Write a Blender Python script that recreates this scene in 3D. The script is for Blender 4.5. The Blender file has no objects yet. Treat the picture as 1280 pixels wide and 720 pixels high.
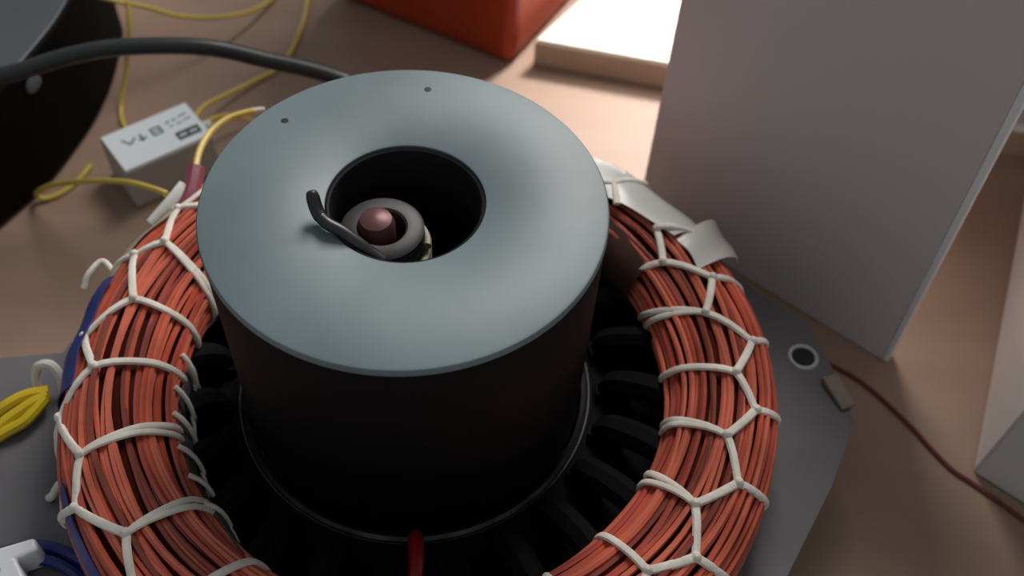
import bpy, math, random
from mathutils import Vector, Matrix, noise

C = bpy.context.scene.collection
scn = bpy.context.scene
U = 0.06                      # metres per unit: the rotor's radius is 1 unit (6 cm)
random.seed(7)
cos, sin, pi = math.cos, math.sin, math.pi


def V(x, y, z):
    return Vector((x * U, y * U, z * U))


# ------------------------------------------------------------------ camera
cam = bpy.data.cameras.new('camera')
cam.sensor_width = 36.0
cam.lens = 36.0 * 1250.0 / 1280.0
cam.clip_start = 0.005
co = bpy.data.objects.new('camera', cam)
C.objects.link(co)
_p, _r = 0.89573991, 0.0672589
_d = Vector((0, cos(_p), -sin(_p)))
_rt = Vector((1, 0, 0))
_up = _rt.cross(_d)
_r2 = _rt * cos(_r) + _up * sin(_r)
_u2 = -_rt * sin(_r) + _up * cos(_r)
M = Matrix((_r2, _u2, -_d)).transposed().to_4x4()
M.translation = V(0.54475725, -3.34720034, 3.55897838)
co.matrix_world = M
cam.dof.use_dof = True
cam.dof.focus_distance = 4.9 * U
cam.dof.aperture_fstop = 10
scn.camera = co

# ------------------------------------------------------------------ world and lights
w = bpy.data.worlds.new('world')
scn.world = w
w.use_nodes = True
bg = w.node_tree.nodes['Background']
bg.inputs[0].default_value = (0.86, 0.95, 1.0, 1)
bg.inputs[1].default_value = 0.24


def area(name, loc, target, sx, sy, power, col):
    l = bpy.data.lights.new(name, 'AREA')
    l.shape = 'RECTANGLE'
    l.size = sx * U
    l.size_y = sy * U
    l.energy = power * U * U
    l.color = col
    o = bpy.data.objects.new(name, l)
    C.objects.link(o)
    o.location = V(*loc)
    o.rotation_euler = (V(*target) - V(*loc)).to_track_quat('-Z', 'Y').to_euler()
    return o


area('door_daylight', (2.0, 9.0, 8.6), (1.4, 1.0, -1.6), 4.2, 6.0, 1050, (1.0, 0.97, 0.93))
beam = area('door_sunlight', (5.0, 9.8, 5.5), (1.15, 4.1, -2.1), 2.0, 2.0, 135, (1.0, 0.97, 0.93))
beam.data.spread = math.radians(44)
scn.view_settings.view_transform = 'Standard'
scn.view_settings.look = 'None'
scn.view_settings.gamma = 1
scn.view_settings.exposure = 0.0


# ------------------------------------------------------------------ materials
def lin(c):
    return tuple(((v / 255.0) / 12.92 if v / 255.0 <= 0.04045 else ((v / 255.0 + 0.055) / 1.055) ** 2.4) for v in c)


def mat(name, rgb, rough=0.6, metal=0.0, var=0.0, scale=20.0, rgb2=None, bump=0.0, bscale=None, stretch=None,
        spec=0.5, trans=0.0, rand=0.0, coat=0.0):
    m = bpy.data.materials.new(name)
    m.use_nodes = True
    nt = m.node_tree
    b = nt.nodes['Principled BSDF']
    c1 = lin(rgb)
    b.inputs['Base Color'].default_value = (*c1, 1)
    b.inputs['Roughness'].default_value = rough
    b.inputs['Metallic'].default_value = metal
    b.inputs['Specular IOR Level'].default_value = spec
    b.inputs['Transmission Weight'].default_value = trans
    b.inputs['Coat Weight'].default_value = coat
    if var or bump or rgb2:
        tc = nt.nodes.new('ShaderNodeTexCoord')
        mp = nt.nodes.new('ShaderNodeMapping')
        nt.links.new(tc.outputs['Object'], mp.inputs[0])
        s = scale / U / 10
        st = stretch or (1, 1, 1)
        mp.inputs['Scale'].default_value = tuple(s * q for q in st)
        nz = nt.nodes.new('ShaderNodeTexNoise')
        nz.inputs['Scale'].default_value = 1.0
        nz.inputs['Detail'].default_value = 4
        nt.links.new(mp.outputs[0], nz.inputs['Vector'])
        if rgb2 or var:
            c2 = lin(rgb2) if rgb2 else tuple(v * (1 - var) for v in c1)
            rp = nt.nodes.new('ShaderNodeValToRGB')
            rp.color_ramp.elements[0].position = 0.36
            rp.color_ramp.elements[1].position = 0.64
            rp.color_ramp.elements[0].color = (*c2, 1)
            rp.color_ramp.elements[1].color = (*c1, 1)
            nt.links.new(nz.outputs['Fac'], rp.inputs[0])
            nt.links.new(rp.outputs[0], b.inputs['Base Color'])
        if bump:
            bp = nt.nodes.new('ShaderNodeBump')
            bp.inputs['Strength'].default_value = bump
            bp.inputs['Distance'].default_value = 0.001
            n2 = nt.nodes.new('ShaderNodeTexNoise')
            n2.inputs['Scale'].default_value = (bscale or 60) / U / 10 / s
            nt.links.new(mp.outputs[0], n2.inputs['Vector'])
            nt.links.new(n2.outputs['Fac'], bp.inputs['Height'])
            nt.links.new(bp.outputs[0], b.inputs['Normal'])
    return m


m_floor = mat('floor_wood', (168, 138, 119), 0.5, rgb2=(154, 124, 105), scale=4, stretch=(0.4, 3, 1), bump=0.05)
m_disc = mat('grey_paint', (126, 141, 145), 0.42, rgb2=(102, 114, 118), scale=6, bump=0.06, bscale=40)
m_black = mat('black_iron', (9, 9, 10), 0.6, var=0.3, scale=14, spec=0.25)
m_hole = mat('black_bore', (12, 12, 14), 0.6)
m_steel = mat('steel', (150, 150, 150), 0.32, 0.9, var=0.3, scale=30)
m_dsteel = mat('dark_steel', (88, 86, 86), 0.38, 0.85, var=0.3, scale=30)
m_plate = mat('stator_steel', (118, 114, 117), 0.55, 0.3, rgb2=(98, 95, 97), scale=8, bump=0.1)
m_rim = mat('bright_rim', (200, 200, 198), 0.4, 0.3)
m_lam = mat('lamination_steel', (70, 70, 72), 0.5, 0.5, var=0.3, scale=20)
m_collar = mat('dull_collar', (74, 70, 70), 0.5, 0.3, var=0.3, scale=40)
m_shaft = mat('reddish_shaft', (118, 76, 76), 0.4, 0.3, var=0.35, scale=40)
m_cu = [mat('copper_enamel_%s' % n, c, 0.30, 0.12, var=0.35, scale=25, spec=0.6) for n, c in
        (('bright', (236, 122, 96)), ('orange', (218, 102, 74)), ('red', (198, 88, 74)), ('brown', (152, 76, 62)))]
m_cubase = mat('copper_core', (78, 28, 22), 0.9, var=0.5, scale=20, spec=0.1)
m_cord = mat('lacing_cotton', (246, 236, 222), 0.7, var=0.22, scale=60, bump=0.35, bscale=150)
m_whitetape = mat('white_tape', (214, 212, 206), 0.28, var=0.12, scale=20, bump=0.1)
m_film = mat('clear_film', (214, 208, 202), 0.25, var=0.1, scale=18)
m_bluefilm = mat('blue_film', (58, 68, 140), 0.4, var=0.4, scale=20)
m_gapshade = mat('gap_shade', (10, 9, 10), 0.8, var=0.3, scale=20, spec=0.15)  # near-black: shade between rotor and winding put into the colour
m_greypaper = mat('grey_insulation', (92, 90, 84), 0.7, rgb2=(60, 58, 55), scale=26, bump=0.2)
m_brownpaper = mat('brown_insulation', (84, 50, 40), 0.7, var=0.4, scale=20)
m_beige = mat('beige_film', (186, 170, 148), 0.4, var=0.25, scale=24)
m_maroon = mat('maroon_sleeve', (150, 70, 88), 0.5, var=0.3, scale=40)
m_red = mat('red_wire', (150, 14, 34), 0.4)
m_dred = mat('dark_red_wire', (112, 44, 42), 0.5)
m_yel = mat('yellow_wire', (226, 196, 92), 0.4, var=0.1, scale=30)
m_yel2 = mat('bright_yellow_wire', (222, 190, 30), 0.4)
m_tip = mat('pale_wire_tip', (225, 215, 205), 0.4)
m_cable = mat('black_cable', (44, 46, 47), 0.42)
m_case = mat('black_plastic', (4, 4, 4), 0.7, var=0.2, scale=10, spec=0.12)
m_casetop = mat('grey_plastic', (96, 100, 104), 0.4, rgb2=(80, 82, 88), scale=5)
m_orange = mat('orange_plastic', (170, 60, 26), 0.5, var=0.12, scale=6, spec=0.3)
m_panel = mat('grey_board', (220, 205, 206), 0.9, rgb2=(215, 203, 200), scale=3)
m_litedge = mat('lit_board_edge', (245, 243, 242), 0.7)  # light on the board's side face, put into a paler colour
m_wbox = mat('white_carton', (226, 218, 212), 0.75, var=0.05, scale=4)
m_white = mat('white_platform', (244, 240, 232), 0.6, var=0.03, scale=4)
m_wall = mat('grey_wall', (190, 188, 186), 0.8, var=0.04, scale=3)
m_tanstrip = mat('tan_strip', (180, 156, 134), 0.6, var=0.12, scale=10)
m_capside = mat('grey_capacitor', (196, 190, 184), 0.5)
m_label = mat('white_label', (240, 246, 248), 0.5)
m_print = mat('teal_print', (120, 144, 152), 0.6)
m_printd = mat('dark_print', (60, 66, 74), 0.6)
m_plug = mat('white_plastic', (235, 234, 236), 0.35)
m_clip = mat('tan_clip', (140, 122, 108), 0.5, var=0.3, scale=30)
m_blue = mat('blue_wire', (34, 44, 110), 0.4)


# ------------------------------------------------------------------ mesh helpers (all coordinates in units)
class MB:
    def __init__(s):
        s.v, s.f, s.sm = [], [], []

    def add(s, vs, fs, smooth=False):
        o = len(s.v)
        s.v += [tuple(p) for p in vs]
        s.f += [tuple(i + o for i in f) for f in fs]
        s.sm += [smooth] * len(fs)

    def box(s, x0, x1, y0, y1, z0, z1):
        vs = [(x, y, z) for z in (z0, z1) for y in (y0, y1) for x in (x0, x1)]
        s.add(vs, [(0, 2, 3, 1), (4, 5, 7, 6), (0, 1, 5, 4), (1, 3, 7, 5), (3, 2, 6, 7), (2, 0, 4, 6)])

    def prism(s, poly, z0, z1):
        n = len(poly)
        s.add([(x, y, z0) for x, y in poly] + [(x, y, z1) for x, y in poly],
              [tuple(range(n - 1, -1, -1)), tuple(range(n, 2 * n))] +
              [(i, (i + 1) % n, n + (i + 1) % n, n + i) for i in range(n)])

    def lathe(s, prof, n=64, cx=0, cy=0, closed=False, smooth=True):
        vs, fs = [], []
        k = len(prof)
        for i in range(n):
            t = 2 * pi * i / n
            vs += [(cx + r * cos(t), cy + r * sin(t), z) for r, z in prof]
        for i in range(n):
            j = (i + 1) % n
            for q in range(k if closed else k - 1):
                q2 = (q + 1) % k
                fs.append((i * k + q, j * k + q, j * k + q2, i * k + q2))
        s.add(vs, fs, smooth)

    def tube(s, pts, r, n=8, flat=1.0, cap=True, closed=False, nrm=None):
        pts = [Vector(p) for p in pts]
        k = len(pts)
        vs, fs = [], []
        prev = None
        for i, p in enumerate(pts):
            a = pts[(i - 1) % k] if (closed or i > 0) else pts[0]
            b = pts[(i + 1) % k] if (closed or i < k - 1) else pts[-1]
            t = (b - a).normalized()
            if nrm:
                u = nrm[i] - t * nrm[i].dot(t)
            elif prev is None:
                u = t.orthogonal()
            else:
                u = prev - t * prev.dot(t)
            u.normalize()
            prev = u
            w_ = t.cross(u)
            rr = r[i] if isinstance(r, (list, tuple)) else r
            for q in range(n):
                g = 2 * pi * q / n
                vs.append(p + u * (rr * flat * cos(g)) + w_ * (rr * sin(g)))
        for i in range(k if closed else k - 1):
            j = (i + 1) % k
            for q in range(n):
                q2 = (q + 1) % n
                fs.append((i * n + q, i * n + q2, j * n + q2, j * n + q))
        s.add(vs, fs, True)
        if cap and not closed:
            o = len(s.v) - len(vs)
            s.f += [tuple(o + q for q in range(n - 1, -1, -1)), tuple(o + (k - 1) * n + q for q in range(n))]
            s.sm += [False, False]

    def build(s, name, m, parent=None, bevel=0, seg=3, org=(0, 0, 0)):
        me = bpy.data.meshes.new(name)
        me.from_pydata([((x - org[0]) * U, (y - org[1]) * U, (z - org[2]) * U) for x, y, z in s.v], [], s.f)
        me.polygons.foreach_set('use_smooth', s.sm)
        me.update()
        me.set_sharp_from_angle(angle=math.radians(38))
        ms = m if isinstance(m, list) else [m]
        for q in ms:
            me.materials.append(q)
        o = bpy.data.objects.new(name, me)
        C.objects.link(o)
        o.location = V(*org)
        if parent:
            o.parent = parent
            o.location = V(*org) - V(*parent['org'])
        if bevel:
            b = o.modifiers.new('bevel', 'BEVEL')
            b.width = bevel * U
            b.segments = seg
            b.limit_method = 'ANGLE'
            b.angle_limit = math.radians(40)
        return o


def smooth_path(pts, k=8):
    P = [Vector(p) for p in pts]
    P = [P[0] * 2 - P[1]] + P + [P[-1] * 2 - P[-2]]
    out = []
    for i in range(1, len(P) - 2):
        a, b, c, d = P[i - 1:i + 3]
        for j in range(k):
            t = j / k
            out.append(0.5 * ((2 * b) + (c - a) * t + (2 * a - 5 * b + 4 * c - d) * t * t + (3 * b - a - 3 * c + d) * t ** 3))
    out.append(P[-2])
    return out


def tag(o, label=None, cat=None, group=None, kind=None):
    if label:
        o['label'] = label
    if cat:
        o['category'] = cat
    if group:
        o['group'] = group
    if kind:
        o['kind'] = kind
    return o


def thing(name, loc, label, cat, group=None):
    o = bpy.data.objects.new(name, None)
    o.empty_display_size = 0.01
    C.objects.link(o)
    o.location = V(*loc)
    o['org'] = loc
    return tag(o, label, cat, group)


def wire(name, pts, r, m, parent=None, k=8, n=8, org=None):
    b = MB()
    b.tube(smooth_path(pts, k), r, n)
    return b.build(name, m, parent, org=org or ((0, 0, 0) if parent else pts[0]))


ZF = -2.3          # floor
ZP = -1.6          # top of the stator stack

# ------------------------------------------------------------------ setting
b = MB()
b.box(-16, 18, -12, 18, ZF - 0.3, ZF)
tag(b.build('floor', m_floor), kind='structure')

# low white step beyond the floor, its front a bare tan strip
b = MB()
step = [(0.62, 3.99), (1.72, 3.80), (4.8, 3.2), (12, 1.8), (18, 18), (8.5, 18), (1.12, 4.82), (0.98, 4.58)]
b.prism(step, ZF, ZF + 0.27)
so = b.build('trim_1', m_white)
tag(so, kind='structure')
b = MB()
b.prism([(0.60, 3.965), (1.71, 3.775), (4.79, 3.175), (9, 2.35), (9, 2.40), (4.8, 3.2), (1.72, 3.80), (0.62, 3.99)], ZF, ZF + 0.25)
so = b.build('trim_2', m_tanstrip, bevel=0.01)
tag(so, kind='structure')

# wall to the right of the doorway, standing on the step
b = MB()
b.prism([(3.3, 3.57), (9.0, 2.43), (9.2, 3.4), (3.5, 4.5)], ZF + 0.27, 14)
tag(b.build('wall_back', m_wall), kind='structure')

# ------------------------------------------------------------------ motor stator
TX, TY, TZ, TR, TA, TB = 0.083, -0.192, -1.25, 1.682, 0.294, 0.254


def tor(th, ph, off=0.0):
    t, p = math.radians(th), math.radians(ph)
    # a hand-laced bundle is never perfectly even
    k = 1 + 0.035 * sin(3.1 * t + 0.7) * cos(p - 0.4) + 0.02 * sin(7 * t + 2 * p)
    rr = TR + (TA * k + off) * cos(p)
    return Vector((TX + rr * cos(t), TY + rr * sin(t), TZ + (TB * k + off) * sin(p)))


def tnorm(th, ph):
    t, p = math.radians(th), math.radians(ph)
    return Vector((cos(p) * cos(t), cos(p) * sin(t), sin(p) * 1.1)).normalized()


stator = thing('motor_stator', (0, -0.1, ZF), 'grey steel motor stator with orange-red copper winding laced in white cord', 'motor stator')


def outline(grow=0.0):
    pts = []
    keyr = {-180: 2.45, -168: 2.62, -150: 2.5, -130: 2.34, -100: 2.34, -60: 2.34, -40: 2.36, -27: 2.40, -12: 2.52, -2: 2.67, 7.5: 2.61,
            14.5: 2.56, 20.5: 2.39, 29: 2.25, 45: 2.2, 90: 2.15, 140: 2.12, 165: 2.14, 176: 2.18, 178.5: 2.56, 180: 2.72, 192: 2.85, 205: 2.6}
    ks = [(-168, 2.85), (-150, 2.62), (-130, 2.4), (-100, 2.36), (-60, 2.36), (-40, 2.38), (-27, 2.405), (-12, 2.525), (-2, 2.67), (2.5, 2.665), (7.5, 2.61),
          (14.5, 2.56), (20.5, 2.39), (29, 2.25), (45, 2.2), (90, 2.15), (140, 2.12), (165, 2.14), (179, 2.18), (180.8, 2.56), (181.5, 2.80)]
    for a_, r_ in ks:
        t = math.radians(a_)
        pts.append((r_ * cos(t) + grow * cos(t), r_ * sin(t) + grow * sin(t)))
    return pts


BORE = 1.03
HX, HY, HR = 2.42, 0.38, 0.078


def plate(z0, z1, hole=False):
    """a plate of the stack: outer outline joined to the round bore"""
    mb = MB()
    ol = outline()
    dense = []
    for i in range(len(ol)):
        x0, y0 = ol[i]
        x1, y1 = ol[(i + 1) % len(ol)]
        n = max(1, int(math.hypot(x1 - x0, y1 - y0) / 0.12))
        for j in range(n):
            dense.append((x0 + (x1 - x0) * j / n, y0 + (y1 - y0) * j / n))
    n = len(dense)
    inn = []
    for x, y in dense:
        t = math.atan2(y, x)
        inn.append((BORE * cos(t), BORE * sin(t)))
    vs = [(x, y, z) for z in (z0, z1) for x, y in dense] + [(x, y, z) for z in (z0, z1) for x, y in inn]
    fs = []
    for i in range(n):
        j = (i + 1) % n
        fs += [(i, j, n + j, n + i), (n + i, n + j, 3 * n + j, 3 * n + i), (3 * n + i, 3 * n + j, 2 * n + j, 2 * n + i),
               (2 * n + i, 2 * n + j, j, i)]
    mb.add(vs, fs)
    return mb


core = plate(ZP - 0.06, ZP).build('end_plate', m_plate, stator)
# the bolt hole is cut through the end plate
cut = MB()
cut.lathe([(0.0, -2.5), (HR, -2.5), (HR, -1.4), (0.0, -1.4)], 24, HX, HY, smooth=False)
z = ZP - 0.06
nlam = 9
for i in range(nlam):
    z1 = z - 0.012
    z0 = z1 - 0.058
    plate(z0, z1).build('lamination', m_lam, stator)
    z = z0
# bolt hole: bright collar round a dark bore
b = MB()
b.lathe([(HR + 0.022, ZP + 0.001), (HR + 0.016, ZP + 0.012), (HR, ZP + 0.012), (HR - 0.006, ZP + 0.003)], 32, HX, HY)
tag(b.build('bolt_hole_rim', m_rim, stator), 'bright rim of the bolt hole')
b = MB()
b.lathe([(HR - 0.004, ZP + 0.004), (HR - 0.012, ZP + 0.0025), (0.0, ZP + 0.0025)], 32, HX, HY)
b.build('bolt_hole', m_hole, stator)
# cleat that clamps the stack
b = MB()
b.add([(2.50, 0.20, ZP + 0.01), (2.60, 0.235, ZP + 0.01), (2.685, 0.03, ZP - 0.0), (2.60, -0.01, ZP - 0.0),
       (2.50, 0.20, ZP + 0.06), (2.60, 0.235, ZP + 0.065), (2.70, 0.03, ZP + 0.03), (2.60, -0.01, ZP + 0.03)],
      [(3, 2, 1, 0), (4, 5, 6, 7), (0, 1, 5, 4), (1, 2, 6, 5), (2, 3, 7, 6), (3, 0, 4, 7)])
tag(b.build('cleat', m_clip, stator, bevel=0.012), 'small tan clamp at the plate edge')
# bright bore edge under the rotor
b = MB()
b.lathe([(1.005, ZP - 0.02), (1.01, ZP + 0.02), (1.03, ZP + 0.028), (1.05, ZP + 0.015), (1.055, ZP)], 96)
tag(b.build('bore_rim', m_dsteel, stator), 'bright turned steel edge of the bore')
b = MB()  # dark sheet over the plate, standing in for the shade in the gap
b.lathe([(1.06, ZP + 0.001), (1.06, ZP + 0.006), (1.64, ZP + 0.006), (1.64, ZP + 0.001)], 96, closed=True)
tag(b.build('gap_shade_ring', m_gapshade, stator), 'dark inner ring on the stack, shade of the gap painted in')
# slot liners and coil legs under the winding head, the shade there painted into them
for i in range(24):
    t = 2 * pi * i / 24 - pi / 2
    ct, st = cos(t), sin(t)
    b = MB()
    vs = []
    for r_, s_, zz in ((1.09, -0.045, 0), (1.30, -0.07, 0), (1.30, 0.07, 0), (1.09, 0.045, 0)):
        for q in (0.0, 0.07):
            vs.append((r_ * ct - s_ * st, r_ * st + s_ * ct, ZP + q))
    for r_, s_, zz in ((1.105, -0.03, 0), (1.285, -0.055, 0), (1.285, 0.055, 0), (1.105, 0.03, 0)):
        for q in (0.0, 0.07):
            vs.append((r_ * ct - s_ * st, r_ * st + s_ * ct, ZP + q))
    fs = []
    for q in range(4):
        p = (q + 1) % 4
        fs += [(2 * q, 2 * p, 2 * p + 1, 2 * q + 1), (8 + 2 * q, 8 + 2 * q + 1, 8 + 2 * p + 1, 8 + 2 * p),
               (2 * q + 1, 2 * p + 1, 8 + 2 * p + 1, 8 + 2 * q + 1)]
    b.add(vs, fs)
    b.build('slot_liner', m_gapshade, stator)
    b = MB()
    th = math.degrees(t)
    q0 = Vector((1.195 * ct, 1.195 * st, ZP + 0.0))
    q1 = Vector((1.21 * ct, 1.21 * st, ZP + 0.12))
    q2 = tor(th, 215, -0.09)
    b.tube(smooth_path([q0, q1, (q1 + q2) / 2 + Vector((0, 0, 0.05)), q2], 4), [0.085] * 13, 8)
    b.build('coil_leg', m_gapshade, stator)
# red insulated lead across the bore rim at the front
wire('red_lead', [(0.105, -1.015, ZP + 0.0), (0.11, -1.03, ZP + 0.05), (0.12, -1.08, ZP + 0.12), (0.135, -1.15, ZP + 0.16), (0.145, -1.25, ZP + 0.18), (0.15, -1.40, ZP + 0.18)],
     0.042, m_red, stator)['label'] = 'dark red insulated lead'

# winding head: dark packed core, then the wires on it
b = MB()
nt_, np_ = 180, 28
vs, fs = [], []
for i in range(nt_):
    for j in range(np_):
        vs.append(tor(i * 360 / nt_, j * 360 / np_, -0.028 + 0.008 * noise.noise(Vector((i * 0.3, j * 1.7, 0)))))
for i in range(nt_):
    for j in range(np_):
        i2, j2 = (i + 1) % nt_, (j + 1) % np_
        fs.append((i * np_ + j, i2 * np_ + j, i2 * np_ + j2, i * np_ + j2))
b.add(vs, fs, True)
b.build('winding_core', m_cubase, stator)
NW = 60
for w_ in range(NW):
    ph0 = -70 + 320 * (w_ + random.uniform(-0.3, 0.3)) / NW
    a1, a2, p1, p2 = random.uniform(1.0, 5.0), random.uniform(0.5, 2.2), random.uniform(0, 6.28), random.uniform(0, 6.28)
    k1, k2 = random.choice((2, 3, 4)), random.choice((7, 9, 11))
    o1, p3 = random.uniform(-0.012, 0.010), random.uniform(0, 6.28)
    pts = []
    n = 132
    for i in range(n):
        t = 360 * i / n
        tr = math.radians(t)
        ph = ph0 + a1 * sin(k1 * tr + p1) + a2 * sin(k2 * tr + p2)
        pts.append(tor(t, ph, o1 + 0.012 * sin(3 * tr + p3)))
    b = MB()
    b.tube(pts, random.uniform(0.0145, 0.0185), 6, closed=True)
    b.build('copper_wire', random.choices(m_cu, (4, 4, 3, 2))[0], stator)


# white cord lacing, node by node round the winding (angle round the ring, angle round the bundle)
def cord(nodes, r=0.023, double=0.0, lift=0.0, flare=0.0):
    path = []
    for q in range(len(nodes) - 1):
        (t0, p0), (t1, p1) = nodes[q], nodes[q + 1]
        n = max(3, int(max(abs(t1 - t0) / 1.5, abs(p1 - p0) / 9)))
        for j in range(n):
            u = j / n
            path.append((t0 + (t1 - t0) * u, p0 + (p1 - p0) * u))
    path.append(nodes[-1])
    sides = (0,) if not double else (-double, double)
    b = MB()
    for s_ in sides:
        pts, nr = [], []
        for i, (t, p) in enumerate(path):
            u = i / (len(path) - 1)
            tt = t + s_ * u
            pts.append(tor(tt, p, 0.026 + lift + flare * u + 0.003 * sin(i * 1.3)))
            nr.append(tnorm(tt, p))
        b.tube(pts, r, 8, flat=0.75, nrm=nr)
    return b.build('lacing_cord', m_cord, stator)


def knot(t, p, r=0.029):
    b = MB()
    c_ = tor(t, p, 0.032)
    n = 8
    vs, fs = [], []
    for i in range(5):
        la = -pi / 2 + pi * (i + 0.5) / 5
        for j in range(n):
            lo = 2 * pi * j / n
            vs.append(c_ + Vector((cos(la) * cos(lo), cos(la) * sin(lo), sin(la))) * r)
    for i in range(4):
        for j in range(n):
            fs.append((i * n + j, i * n + (j + 1) % n, (i + 1) * n + (j + 1) % n, (i + 1) * n + j))
    fs += [tuple(range(n - 1, -1, -1)), tuple(4 * n + j for j in range(n))]
    b.add(vs, fs, True)
    b.build('lacing_knot', m_cord, stator)


right = [(37.2, 93.9), (29.4, 112.8), (21.9, 74.3), (13.9, 99.1), (7.1, 58.3), (-0.5, 83.0), (-7.4, 63.5), (-14.4, 88.6), (-22.0, 65.6),
         (-29.7, 93.1), (-37.3, 66.1), (-44.9, 89.1), (-53, 62), (-61, 90), (-69, 64), (-77, 92), (-85, 65)]
left = [(149.6, 56), (158.0, 81.3), (162.3, 57.0), (172.6, 90.3), (180.4, 47.1), (188.1, 75.1), (194.8, 30.0), (204.9, 63.7), (212.6, 43.9), (222.2, 76.9),
        (230, 55), (238, 86), (246, 60), (254, 90), (262, 62), (268, 88)]
back = [(60, 70), (68, 95), (76, 66), (84, 96), (92, 66), (100, 95), (108, 64), (116, 94), (124, 62), (133, 90), (141, 58)]
inw = {(29.4, 112.8): (34.5, 172), (13.9, 99.1): (22, 180), (-0.5, 83.0): (4.5, 185), (-14.4, 88.6): (-9.5, 186), (-29.7, 93.1): (-25, 182),
       (-44.9, 89.1): (-43.5, 170), (158.0, 81.3): (162.0, 150), (172.6, 90.3): (173.5, 176), (188.1, 75.1): (185.4, 182),
       (204.9, 63.7): (201, 184), (222.2, 76.9): (222, 172)}
dbl = {(13.9, 99.1): 2.6, (-14.4, 88.6): 1.6, (-29.7, 93.1): 3.0, (204.9, 63.7): 2.0, (222.2, 76.9): 2.4, (158.0, 81.3): 1.5}
outw = {(21.9, 74.3): (21.5, 30), (7.1, 58.3): (10.2, 10), (-7.4, 63.5): (-4.5, 5), (-22.0, 65.6): (-19.5, 0), (-37.3, 66.1): (-34.5, 12),
        (162.3, 57.0): (164.5, 15), (180.4, 47.1): (180, 0), (194.8, 30.0): (200.5, -5), (212.6, 43.9): (210, 0), (149.6, 56): (149, 15)}
for chain in (right, left, back):
    for a_, b_ in zip(chain, chain[1:]):
        cord([a_, b_])
    for i, nd in enumerate(chain):
        knot(*nd)
        if nd in inw:
            t, p = inw[nd]
            cord([nd, (t, p), (t + (t - nd[0]) * 0.5, 238)], 0.019 if nd in dbl else 0.022, dbl.get(nd, 0))
        elif nd in outw:
            t, p = outw[nd]
            cord([nd, (t, p), (t + (t - nd[0]) * 0.3, -50)], lift=0.0, flare=0.05 if nd[0] in (162.3, 180.4, 212.6) else 0.0)
        elif nd == (37.2, 93.9):
            continue
        elif nd[1] > 80:
            cord([nd, (nd[0] + 3, 170), (nd[0] + 5, 235)])
        else:
            cord([nd, (nd[0] + 3, 12), (nd[0] + 4, -50)])


def patch(name, m, t0, t1, p0, p1, off, fn=None, nt=14, npp=10, thick=0.008, label=None):
    b = MB()
    vs, fs = [], []
    for lay in (0, 1):
        for i in range(nt):
            for j in range(npp):
                u, v = i / (nt - 1), j / (npp - 1)
                t, p, o = t0 + (t1 - t0) * u, p0 + (p1 - p0) * v, off
                if fn:
                    t, p, o = fn(u, v, t, p, o)
                vs.append(tor(t, p, o + lay * thick))
    n = nt * npp
    I = lambda l, i, j: l * n + i * npp + j
    for i in range(nt - 1):
        for j in range(npp - 1):
            fs += [(I(1, i, j), I(1, i + 1, j), I(1, i + 1, j + 1), I(1, i, j + 1)), (I(0, i, j), I(0, i, j + 1), I(0, i + 1, j + 1), I(0, i + 1, j))]
    for i in range(nt - 1):
        for j in (0, npp - 1):
            fs.append((I(0, i, j), I(0, i + 1, j), I(1, i + 1, j), I(1, i, j)))
    for j in range(npp - 1):
        for i in (0, nt - 1):
            fs.append((I(0, i, j), I(0, i, j + 1), I(1, i, j + 1), I(1, i, j)))
    b.add(vs, fs, True)
    o = b.build(name, m, stator)
    if label:
        o['label'] = label
    return o


# white wrap and loose film at the back right
patch('white_wrap', m_whitetape, 33.5, 62, 0, 108, 0.022, lambda u, v, t, p, o: (t, p - 22 * (1 - u) * (1 if v > .5 else 0) * (2 * v - 1) + 8 * u * v, o + 0.020 + 0.012 * sin(9 * u + 3 * v)),
      label='glossy white wrap round the bundle')
patch('film_flap', m_film, 24.5, 33.0, 8, 84, 0.03,
      lambda u, v, t, p, o: (t + 3.0 * (1 - v), p, o + 0.17 * (1 - v) ** 1.4 * (0.55 + 0.45 * u) + 0.012 * sin(6 * u + 5 * v)),
      label='loose translucent film standing off the bundle')
cord([(58, 100), (52, 84), (47.5, 104)], lift=0.03)
cord([(52, 84), (49, 46), (50, 5)], lift=0.03)
cord([(37.2, 93.9), (33, 62), (34, 30)], lift=0.03)
cord([(141, 58), (149.6, 56), (146.5, 84)])
patch('insulation_strip', m_brownpaper, 30.5, 60, 112, 205, 0.03, lambda u, v, t, p, o: (t, p + (1 - v) * 18 * (1 - u), o + 0.008 * sin(9 * u)), label='dark brown insulating paper behind the rotor')
# blue film outside left
patch('blue_film', m_bluefilm, 168, 191, -40, 54, 0.045, lambda u, v, t, p, o: (t, p, o + 0.008 * sin(12 * u)), label='dark blue insulating film')
patch('blue_film', m_bluefilm, 207, 226, -40, 34, 0.02, label='dark blue insulating film')
# grey insulating paper on the inner face at left
patch('insulation_strip', m_greypaper, 180, 236, 166, 238, 0.018, lambda u, v, t, p, o: (t, p + (1 - v) * 14 * (1 - u), o + 0.12 * v + 0.012 * sin(17 * u + 3 * v)), nt=24,
      label='grey insulating paper inside the bundle')
for k_, t in enumerate((181, 190, 197, 206, 214, 222)):
    cord([(t, 160), (t + 3.5, 196), (t - 1, 238)], 0.017, lift=0.006, flare=0.125)
    cord([(t + 3.5, 196), (t + 8, 212), (t + 8, 238)], 0.015, lift=0.055, flare=0.07)
# tuft of cord sticking out low at left
wire('cord_end', [tor(212, 20, 0.03), (-1.83, -0.90, -1.46), (-1.90, -0.94, -1.55), (-1.93, -0.93, -1.585)], 0.022, m_cord, stator)
wire('cord_end', [tor(164.5, 20, 0.03), (-1.92, 0.40, -1.13), (-1.98, 0.31, -1.15), (-2.0, 0.24, -1.2)], 0.018, m_cord, stator)
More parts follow.
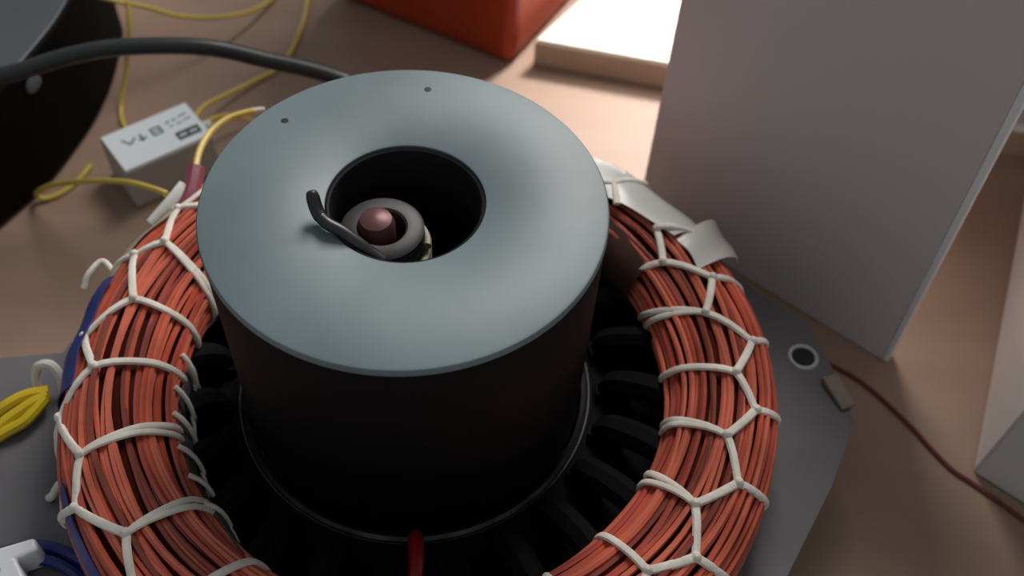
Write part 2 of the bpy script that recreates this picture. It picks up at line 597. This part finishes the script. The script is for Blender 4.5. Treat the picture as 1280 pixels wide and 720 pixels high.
# maroon and white sleeves where the leads leave the winding
wire('maroon_sleeve', [(-1.505, 1.10, -1.0), (-1.50, 0.98, -1.03), (-1.51, 0.88, -1.06), (-1.55, 0.79, -1.10)], 0.058, m_maroon, stator)
b = MB()
pth = smooth_path([(-1.54, 0.95, -1.02), (-1.58, 0.85, -1.02), (-1.63, 0.76, -1.03), (-1.69, 0.66, -1.05)], 6)
b.tube(pth, [0.052 - 0.030 * i / len(pth) for i in range(len(pth))], 10, flat=0.6)
b.build('white_sleeve', m_whitetape, stator)
patch('film_wrap', m_beige, 148.5, 168, 0, 60, 0.034, lambda u, v, t, p, o: (t, p - 22 * u * v, o + 0.008 * sin(8 * u + 4 * v)), label='translucent film on the outside of the bundle')

# ------------------------------------------------------------------ rotor
rotor = thing('motor_rotor', (0, 0, ZP), 'black cylindrical rotor with a round grey cap, standing in the stator bore', 'rotor')
HB = 0.38
b = MB()
b.lathe([(HB, -0.045), (0.985, -0.045), (0.992, -0.055), (0.992, ZP + 0.0), (0.94, ZP - 0.15), (0.94, ZF + 0.04), (0.3, ZF + 0.04)], 96)
b.build('rotor_body', m_black, rotor)
b = MB()
b.lathe([(HB + 0.012, -0.045), (HB + 0.012, -0.004), (HB + 0.02, 0.0), (0.975, 0.0), (0.99, -0.003), (0.997, -0.012), (0.997, -0.04), (0.98, -0.045)], 128)
b.build('end_cap', m_disc, rotor)
b = MB()
b.lathe([(HB + 0.012, -0.02), (HB + 0.002, -0.012), (HB - 0.008, -0.02), (HB - 0.012, -0.05), (HB - 0.012, -0.9)], 96)
b.build('bore_sleeve', m_hole, rotor)
b = MB()
b.lathe([(HB - 0.012, -0.9), (0.0, -0.9)], 48)
b.build('bore_floor', m_hole, rotor)
for hx, hy in ((-0.69, 0.51), (0.02, 0.83)):
    b = MB()
    b.lathe([(0.020, 0.0008), (0.014, 0.0012), (0.0, 0.0012)], 16, hx, hy)
    b.build('dimple', m_hole, rotor)
# shaft end with collar, spring and hook
SX, SY = -0.135, -0.10
b = MB()
b.lathe([(0.0, -0.018), (0.045, -0.020), (0.078, -0.035), (0.092, -0.07), (0.094, -0.88)], 40, SX, SY)
b.build('shaft', m_shaft, rotor)
b = MB()
b.lathe([(0.116, -0.20), (0.116, -0.085), (0.125, -0.075), (0.185, -0.075), (0.205, -0.09), (0.205, -0.19)], 48, SX + 0.03, SY - 0.01)
b.build('collar', m_collar, rotor)
pts = []
for i in range(150):
    t = 2 * pi * i / 30
    pts.append((SX + 0.045 + 0.20 * cos(t), SY - 0.01 + 0.20 * sin(t), -0.20 - 0.052 * i / 30))
b = MB()
b.tube(pts, 0.024, 8)
tag(b.build('spring', mat('brass_wire', (150, 142, 120), 0.5, 0.2), rotor), 'pale brassy coiled wire below the collar')
wire('hook', [(SX + 0.06, SY - 0.22, -0.085), (SX - 0.0, SY - 0.20, -0.05), (SX - 0.06, SY - 0.18, -0.01), (SX - 0.13, SY - 0.15, 0.025), (SX - 0.20, SY - 0.125, 0.045),
              (SX - 0.245, SY - 0.085, 0.05), (SX - 0.27, SY - 0.05, 0.075), (SX - 0.285, SY - 0.02, 0.11), (SX - 0.295, SY + 0.0, 0.135)],
     [0.031] * 8 * 5 + [0.034] * 8 * 2 + [0.033, 0.032, 0.031, 0.030, 0.029, 0.027, 0.025, 0.022] + [0.012], m_dsteel, rotor, n=10)

# ------------------------------------------------------------------ grey board standing behind at right
p1, p2 = Vector((1.51, 2.21)), Vector((3.28, 0.88))
dr = (p2 - p1).normalized()
nb = Vector((-dr.y, dr.x))              # away from the camera
board = thing('grey_board', (p1.x, p1.y, ZF), 'large grey rectangular board standing upright behind the right of the winding', 'board')
th_, PTOP = 0.10, 0.70


def board_piece(a0, a1, b0, b1, z0):
    """upright slab between two distances along the board, the far end leaning in a little towards the top"""
    mb = MB()
    vs = []
    for z, f0, f1 in ((z0, a0, a1), (PTOP, b0, b1)):
        for q in (p1 + dr * f0, p1 + dr * f1, p1 + dr * f1 + nb * th_, p1 + dr * f0 + nb * th_):
            vs.append((q.x, q.y, z))
    mb.add(vs, [(3, 2, 1, 0), (4, 5, 6, 7), (0, 1, 5, 4), (1, 2, 6, 5), (2, 3, 7, 6), (3, 0, 4, 7)])
    return mb


WB = (p2 - p1).length
board_piece(0, WB - 0.045, 0, WB - 0.145, ZF + 0.005).build('panel', m_panel, board, bevel=0.008)
tag(board_piece(WB - 0.044, WB, WB - 0.144, WB - 0.09, ZF + 0.006).build('lit_edge', m_litedge, board, bevel=0.01), 'lit right edge of the board, painted paler')

# ------------------------------------------------------------------ white carton at far right
w1 = Vector((3.70, 0.03))
dl = Vector((0.37, 0.93)).normalized()
df = Vector((0.80, -0.60))
carton = thing('white_carton', (w1.x, w1.y, ZF), 'white carton cut off by the right edge of the photo', 'carton')
b = MB()
b.prism([tuple(w1), tuple(w1 + df * 3), tuple(w1 + df * 3 + dl * 2.85), tuple(w1 + dl * 2.85)], ZF + 0.004, 0.4)
b.build('carton_body', m_wbox, carton, bevel=0.02)
b = MB()
b.prism([tuple(w1 + dl * 0.01), tuple(w1 + df * 2.99 + dl * 0.01), tuple(w1 + df * 2.99 + dl * 2.8), tuple(w1 + dl * 2.8)], 0.4, 0.42)
b.build('lid_flap', m_wbox, carton)

# ------------------------------------------------------------------ orange box at the back
oc = Vector((0.40, 3.90))
ol_, or_ = Vector((-0.895, 0.446)), Vector((0.446, 0.895))
orange = thing('orange_box', (oc.x, oc.y, ZF), 'orange plastic box with rounded corners at the top edge of the photo', 'box')
b = MB()
poly = [oc, oc + or_ * 1.9, oc + or_ * 1.9 + ol_ * 1.95, oc + ol_ * 1.95]
b.prism([tuple(q) for q in poly], ZF + 0.003, ZF + 3.4)
b.build('box_body', m_orange, orange, bevel=0.12, seg=5)
b = MB()
cc = oc + or_ * 0.95 + ol_ * 0.975
b.prism([tuple(cc + (q - cc) * 1.03) for q in poly], ZF + 3.4, ZF + 3.6)
b.build('lid', m_orange, orange, bevel=0.06)

# ------------------------------------------------------------------ black case at top left
case = thing('black_case', (-3.3, 2.2, ZF), 'black plastic equipment case with a grey lid at the top left', 'case')
poly = [tuple(q[:2]) for q in smooth_path([(x, y, 0) for x, y in [(-3.6, 1.15), (-3.36, 1.62), (-3.18, 2.04), (-3.08, 2.5), (-3.03, 2.95), (-3.06, 3.5), (-3.2, 4.1), (-3.6, 4.3)]], 5)] + [(-6.2, 4.3), (-6.2, 1.15)]
b = MB()
b.prism(poly, ZF + 0.02, -1.27)
b.build('case_body', m_case, case, bevel=0.04, seg=4)
b = MB()
cx, cy = -4.6, 2.6
b.prism([(cx + (x - cx) * 0.985, cy + (y - cy) * 0.985) for x, y in poly], -1.27, -1.25)
b.build('lid', m_casetop, case, bevel=0.015, seg=2)
b = MB()
b.lathe([(0.0, 0.02), (0.055, 0.02), (0.07, 0.01), (0.07, -0.01)], 20)
lt = b.build('catch', m_casetop, case)
lt.location = V(-3.10, 2.28, -1.44) - V(*case['org'])
lt.rotation_euler = (pi / 2, 0, pi / 2 - 0.25)
lt.scale = (1.2, 0.8, 1)
lt['label'] = 'small grey oval catch'

# ------------------------------------------------------------------ black cable
o = wire('mains_cable', [(-5.2, 1.5, -1.14), (-4.2, 1.7, -1.14), (-3.55, 1.85, -1.12), (-3.06, 1.92, -1.06), (-2.62, 2.08, -0.98), (-2.28, 2.2, -0.97), (-1.76, 2.32, -1.02), (-1.36, 2.4, -1.16),
                         (-0.86, 2.42, -1.30), (-0.45, 2.45, -1.6), (-0.1, 2.5, -2.0), (0.3, 2.55, -2.2), (0.9, 2.6, -2.235)], 0.062, m_cable, n=12)
tag(o, 'thick black mains cable arching from the black case to behind the rotor', 'cable')

# ------------------------------------------------------------------ capacitor
ca = math.radians(41)
cap = thing('capacitor', (-2.30, 2.30, ZF), 'small box capacitor with a printed white label, lying left of the rotor', 'capacitor')
b = MB()
b.box(-0.365, 0.365, -0.235, 0.235, 0.003, 0.39)
q = b.build('capacitor_body', m_capside, cap, bevel=0.015, org=(0, 0, 0))
q.location = (0, 0, 0)
b = MB()
b.box(-0.355, 0.355, -0.225, 0.225, 0.39, 0.40)
lb = b.build('label', m_label, cap)
lb.location = (0, 0, 0)


def glyph(strokes, m):
    b = MB()
    for (x0, y0), (x1, y1), wd in strokes:
        dx, dy = x1 - x0, y1 - y0
        L_ = math.hypot(dx, dy)
        nx, ny = -dy / L_ * wd / 2, dx / L_ * wd / 2
        b.prism([(x0 + nx, y0 + ny), (x0 - nx, y0 - ny), (x1 - nx, y1 - ny), (x1 + nx, y1 + ny)], 0.40, 0.402)
    g = b.build('print', m, lb)
    g.location = (0, 0, 0)


lb['org'] = (0, 0, 0)
# blurred print, stroke for stroke as far as it can be made out
glyph([((-0.24, 0.10), (-0.20, 0.02), .02), ((-0.20, 0.02), (-0.14, 0.08), .02), ((-0.10, 0.09), (-0.10, 0.0), .022), ((-0.13, 0.03), (-0.06, 0.03), .02)], m_print)
glyph([((-0.01, 0.09), (0.06, 0.09), .02), ((-0.01, 0.01), (0.06, 0.01), .02), ((-0.01, 0.10), (-0.01, 0.0), .02), ((0.06, 0.10), (0.06, 0.0), .02), ((0.0, 0.05), (0.06, 0.05), .016)], m_print)
glyph([((0.12, 0.08), (0.15, 0.10), .018), ((0.17, 0.09), (0.21, 0.09), .016), ((0.23, 0.10), (0.30, 0.11), .016), ((0.13, 0.035), (0.16, 0.035), .016),
       ((0.19, 0.03), (0.23, 0.04), .016), ((0.25, 0.045), (0.31, 0.05), .016)], m_print)
glyph([((0.13, -0.075), (0.31, -0.075), .035), ((0.13, -0.135), (0.31, -0.135), .035), ((0.135, -0.06), (0.135, -0.15), .02), ((0.305, -0.06), (0.305, -0.15), .02), ((0.22, -0.06), (0.22, -0.15), .02)], m_printd)
b = MB()
b.tube([(0.36, 0.02, 0.30), (0.40, -0.02, 0.31), (0.43, -0.05, 0.32)], [0.035, 0.045, 0.03], 8)
tm = b.build('terminal', m_plug, cap)
tm.location = (0, 0, 0)
cap.rotation_euler = (0, 0, ca)

# ------------------------------------------------------------------ loose wires
o = wire('yellow_wire', [(-2.78, 3.49, -1.55), (-2.78, 3.35, -1.75), (-2.84, 3.2, -2.05), (-2.88, 3.02, -2.25), (-2.82, 2.83, -2.28), (-2.66, 2.62, -2.28), (-2.5, 2.52, -2.28)], 0.02, m_yel)
tag(o, 'thin yellow wire dropping straight down to behind the capacitor', 'wire')
o = wire('yellow_wire', [(-3.02, 3.47, -1.5), (-2.84, 3.48, -1.55), (-2.69, 3.63, -1.7), (-2.48, 3.74, -1.85), (-2.25, 3.95, -2.0), (-2.05, 4.26, -2.15), (-1.93, 4.6, -2.25), (-1.89, 4.84, -2.28)], 0.02, m_yel)
tag(o, 'thin yellow wire sagging in a shallow curve along the top edge of the photo', 'wire')
o = wire('yellow_wire', [(-1.62, 5.0, -2.275), (-1.59, 4.7, -2.27), (-1.57, 4.32, -2.27), (-1.59, 3.97, -2.27), (-1.66, 3.66, -2.27), (-1.82, 3.46, -2.26), (-2.0, 3.18, -2.2), (-2.12, 2.88, -2.1), (-2.14, 2.62, -2.06)], 0.02, m_yel)
tag(o, 'thin yellow wire passing under the black cable to the capacitor end', 'wire')
o = wire('yellow_wire', [(-2.06, 2.5, -2.05), (-2.0, 2.68, -2.05), (-1.90, 2.82, -2.12), (-1.74, 2.87, -2.2), (-1.5, 2.82, -2.27)], 0.02, m_yel)
tag(o, 'short yellow wire between the capacitor end and the rotor', 'wire')
o = thing('yellow_wire', (-1.49, 0.99, -1.0), 'yellow wire with a pale stripped tip, rising from the maroon sleeve', 'wire')
wire('insulation', [(-1.49, 0.94, -1.02), (-1.51, 1.12, -1.0), (-1.52, 1.28, -1.0), (-1.49, 1.45, -1.0), (-1.41, 1.58, -1.0), (-1.32, 1.64, -1.0), (-1.26, 1.67, -1.0)], 0.021, m_yel, o)
wire('stripped_tip', [(-1.27, 1.665, -1.0), (-1.23, 1.68, -1.0), (-1.19, 1.69, -1.0)], 0.019, m_tip, o)
o = wire('yellow_wire', [(-1.65, 0.90, -1.05), (-1.70, 0.98, -1.12), (-1.88, 1.18, -1.3), (-2.16, 1.41, -1.5), (-2.49, 1.59, -1.7), (-2.89, 1.77, -1.95), (-3.10, 1.84, -2.1), (-3.2, 1.89, -2.22), (-3.15, 1.90, -2.27),
                         (-3.05, 1.98, -2.28), (-2.97, 2.12, -2.28), (-2.92, 2.3, -2.28)], 0.021, m_yel)
tag(o, 'yellow wire with a doubled-back loop, leaving the white sleeve at left', 'wire')
# bright yellow bundle on the stator ear
for pts, lab in (([(-2.9, -0.85, -1.57), (-2.46, -0.52, -1.55), (-2.32, -0.41, -1.5), (-2.23, -0.345, -1.49), (-2.12, -0.30, -1.5)], 'uppermost bright yellow lead in the bundle of three at the left edge'),
            ([(-2.9, -0.95, -1.57), (-2.42, -0.61, -1.55), (-2.29, -0.49, -1.52), (-2.20, -0.405, -1.5), (-2.12, -0.325, -1.5)], 'middle bright yellow lead in the bundle of three at the left edge'),
            ([(-2.9, -1.02, -1.57), (-2.40, -0.65, -1.56), (-2.28, -0.56, -1.54), (-2.19, -0.49, -1.52), (-2.12, -0.35, -1.5)], 'lowest bright yellow lead in the bundle of three at the left edge, most bent')):
    o = wire('yellow_lead', pts, 0.034, m_yel2)
    tag(o, lab, 'wire', 'bright yellow leads at the left edge')
o = wire('wire_clip', [(-2.20, -0.30, -1.585), (-2.225, -0.22, -1.5), (-2.20, -0.18, -1.43), (-2.12, -0.18, -1.41), (-2.07, -0.22, -1.48), (-2.06, -0.28, -1.585)], 0.028, m_tip)
tag(o, 'bent metal clip standing on the plate beside the bright yellow leads', 'clip')
for pts, lab in (([(-2.1, -1.28, -1.57), (-1.9, -1.22, -1.56), (-1.75, -1.24, -1.56), (-1.60, -1.30, -1.55), (-1.45, -1.38, -1.54), (-1.3, -1.55, -1.55)], 'dark blue lead nearer the winding at bottom left'),
                 ([(-2.1, -1.36, -1.57), (-1.85, -1.30, -1.56), (-1.70, -1.33, -1.56), (-1.55, -1.42, -1.56), (-1.42, -1.55, -1.56)], 'dark blue lead nearer the white connector at bottom left')):
    o = wire('blue_lead', pts, 0.032, m_blue)
    tag(o, lab, 'wire')
con = thing('terminal_block', (-1.9, -1.4, ZP), 'white plastic terminal block at the bottom left corner of the photo', 'terminal block')
b = MB()
b.prism([(-2.12, -1.36), (-1.84, -1.24), (-1.80, -1.31), (-1.90, -1.36), (-1.80, -1.47), (-1.86, -1.62), (-2.12, -1.62)], ZP + 0.002, -1.40)
b.build('block_body', m_plug, con, bevel=0.02)
for x, y in ((-1.98, -1.44), (-1.90, -1.53)):
    b = MB()
    b.lathe([(0.035, -1.397), (0.03, -1.392), (0.0, -1.396)], 16, x, y)
    b.build('terminal_screw', m_steel, con)
o = wire('dark_red_wire', [(2.80, 0.86, -2.285), (2.92, 0.79, -2.285), (3.05, 0.70, -2.285), (3.19, 0.55, -2.285), (3.35, 0.34, -2.285), (3.45, 0.18, -2.285), (3.56, 0.03, -2.285),
                           (3.66, -0.05, -2.285), (3.8, -0.17, -2.285), (3.99, -0.34, -2.285), (4.4, -0.7, -2.285)], 0.016, m_dred)
tag(o, 'dark red wire lying on the floor from the grey board to the white carton', 'wire')
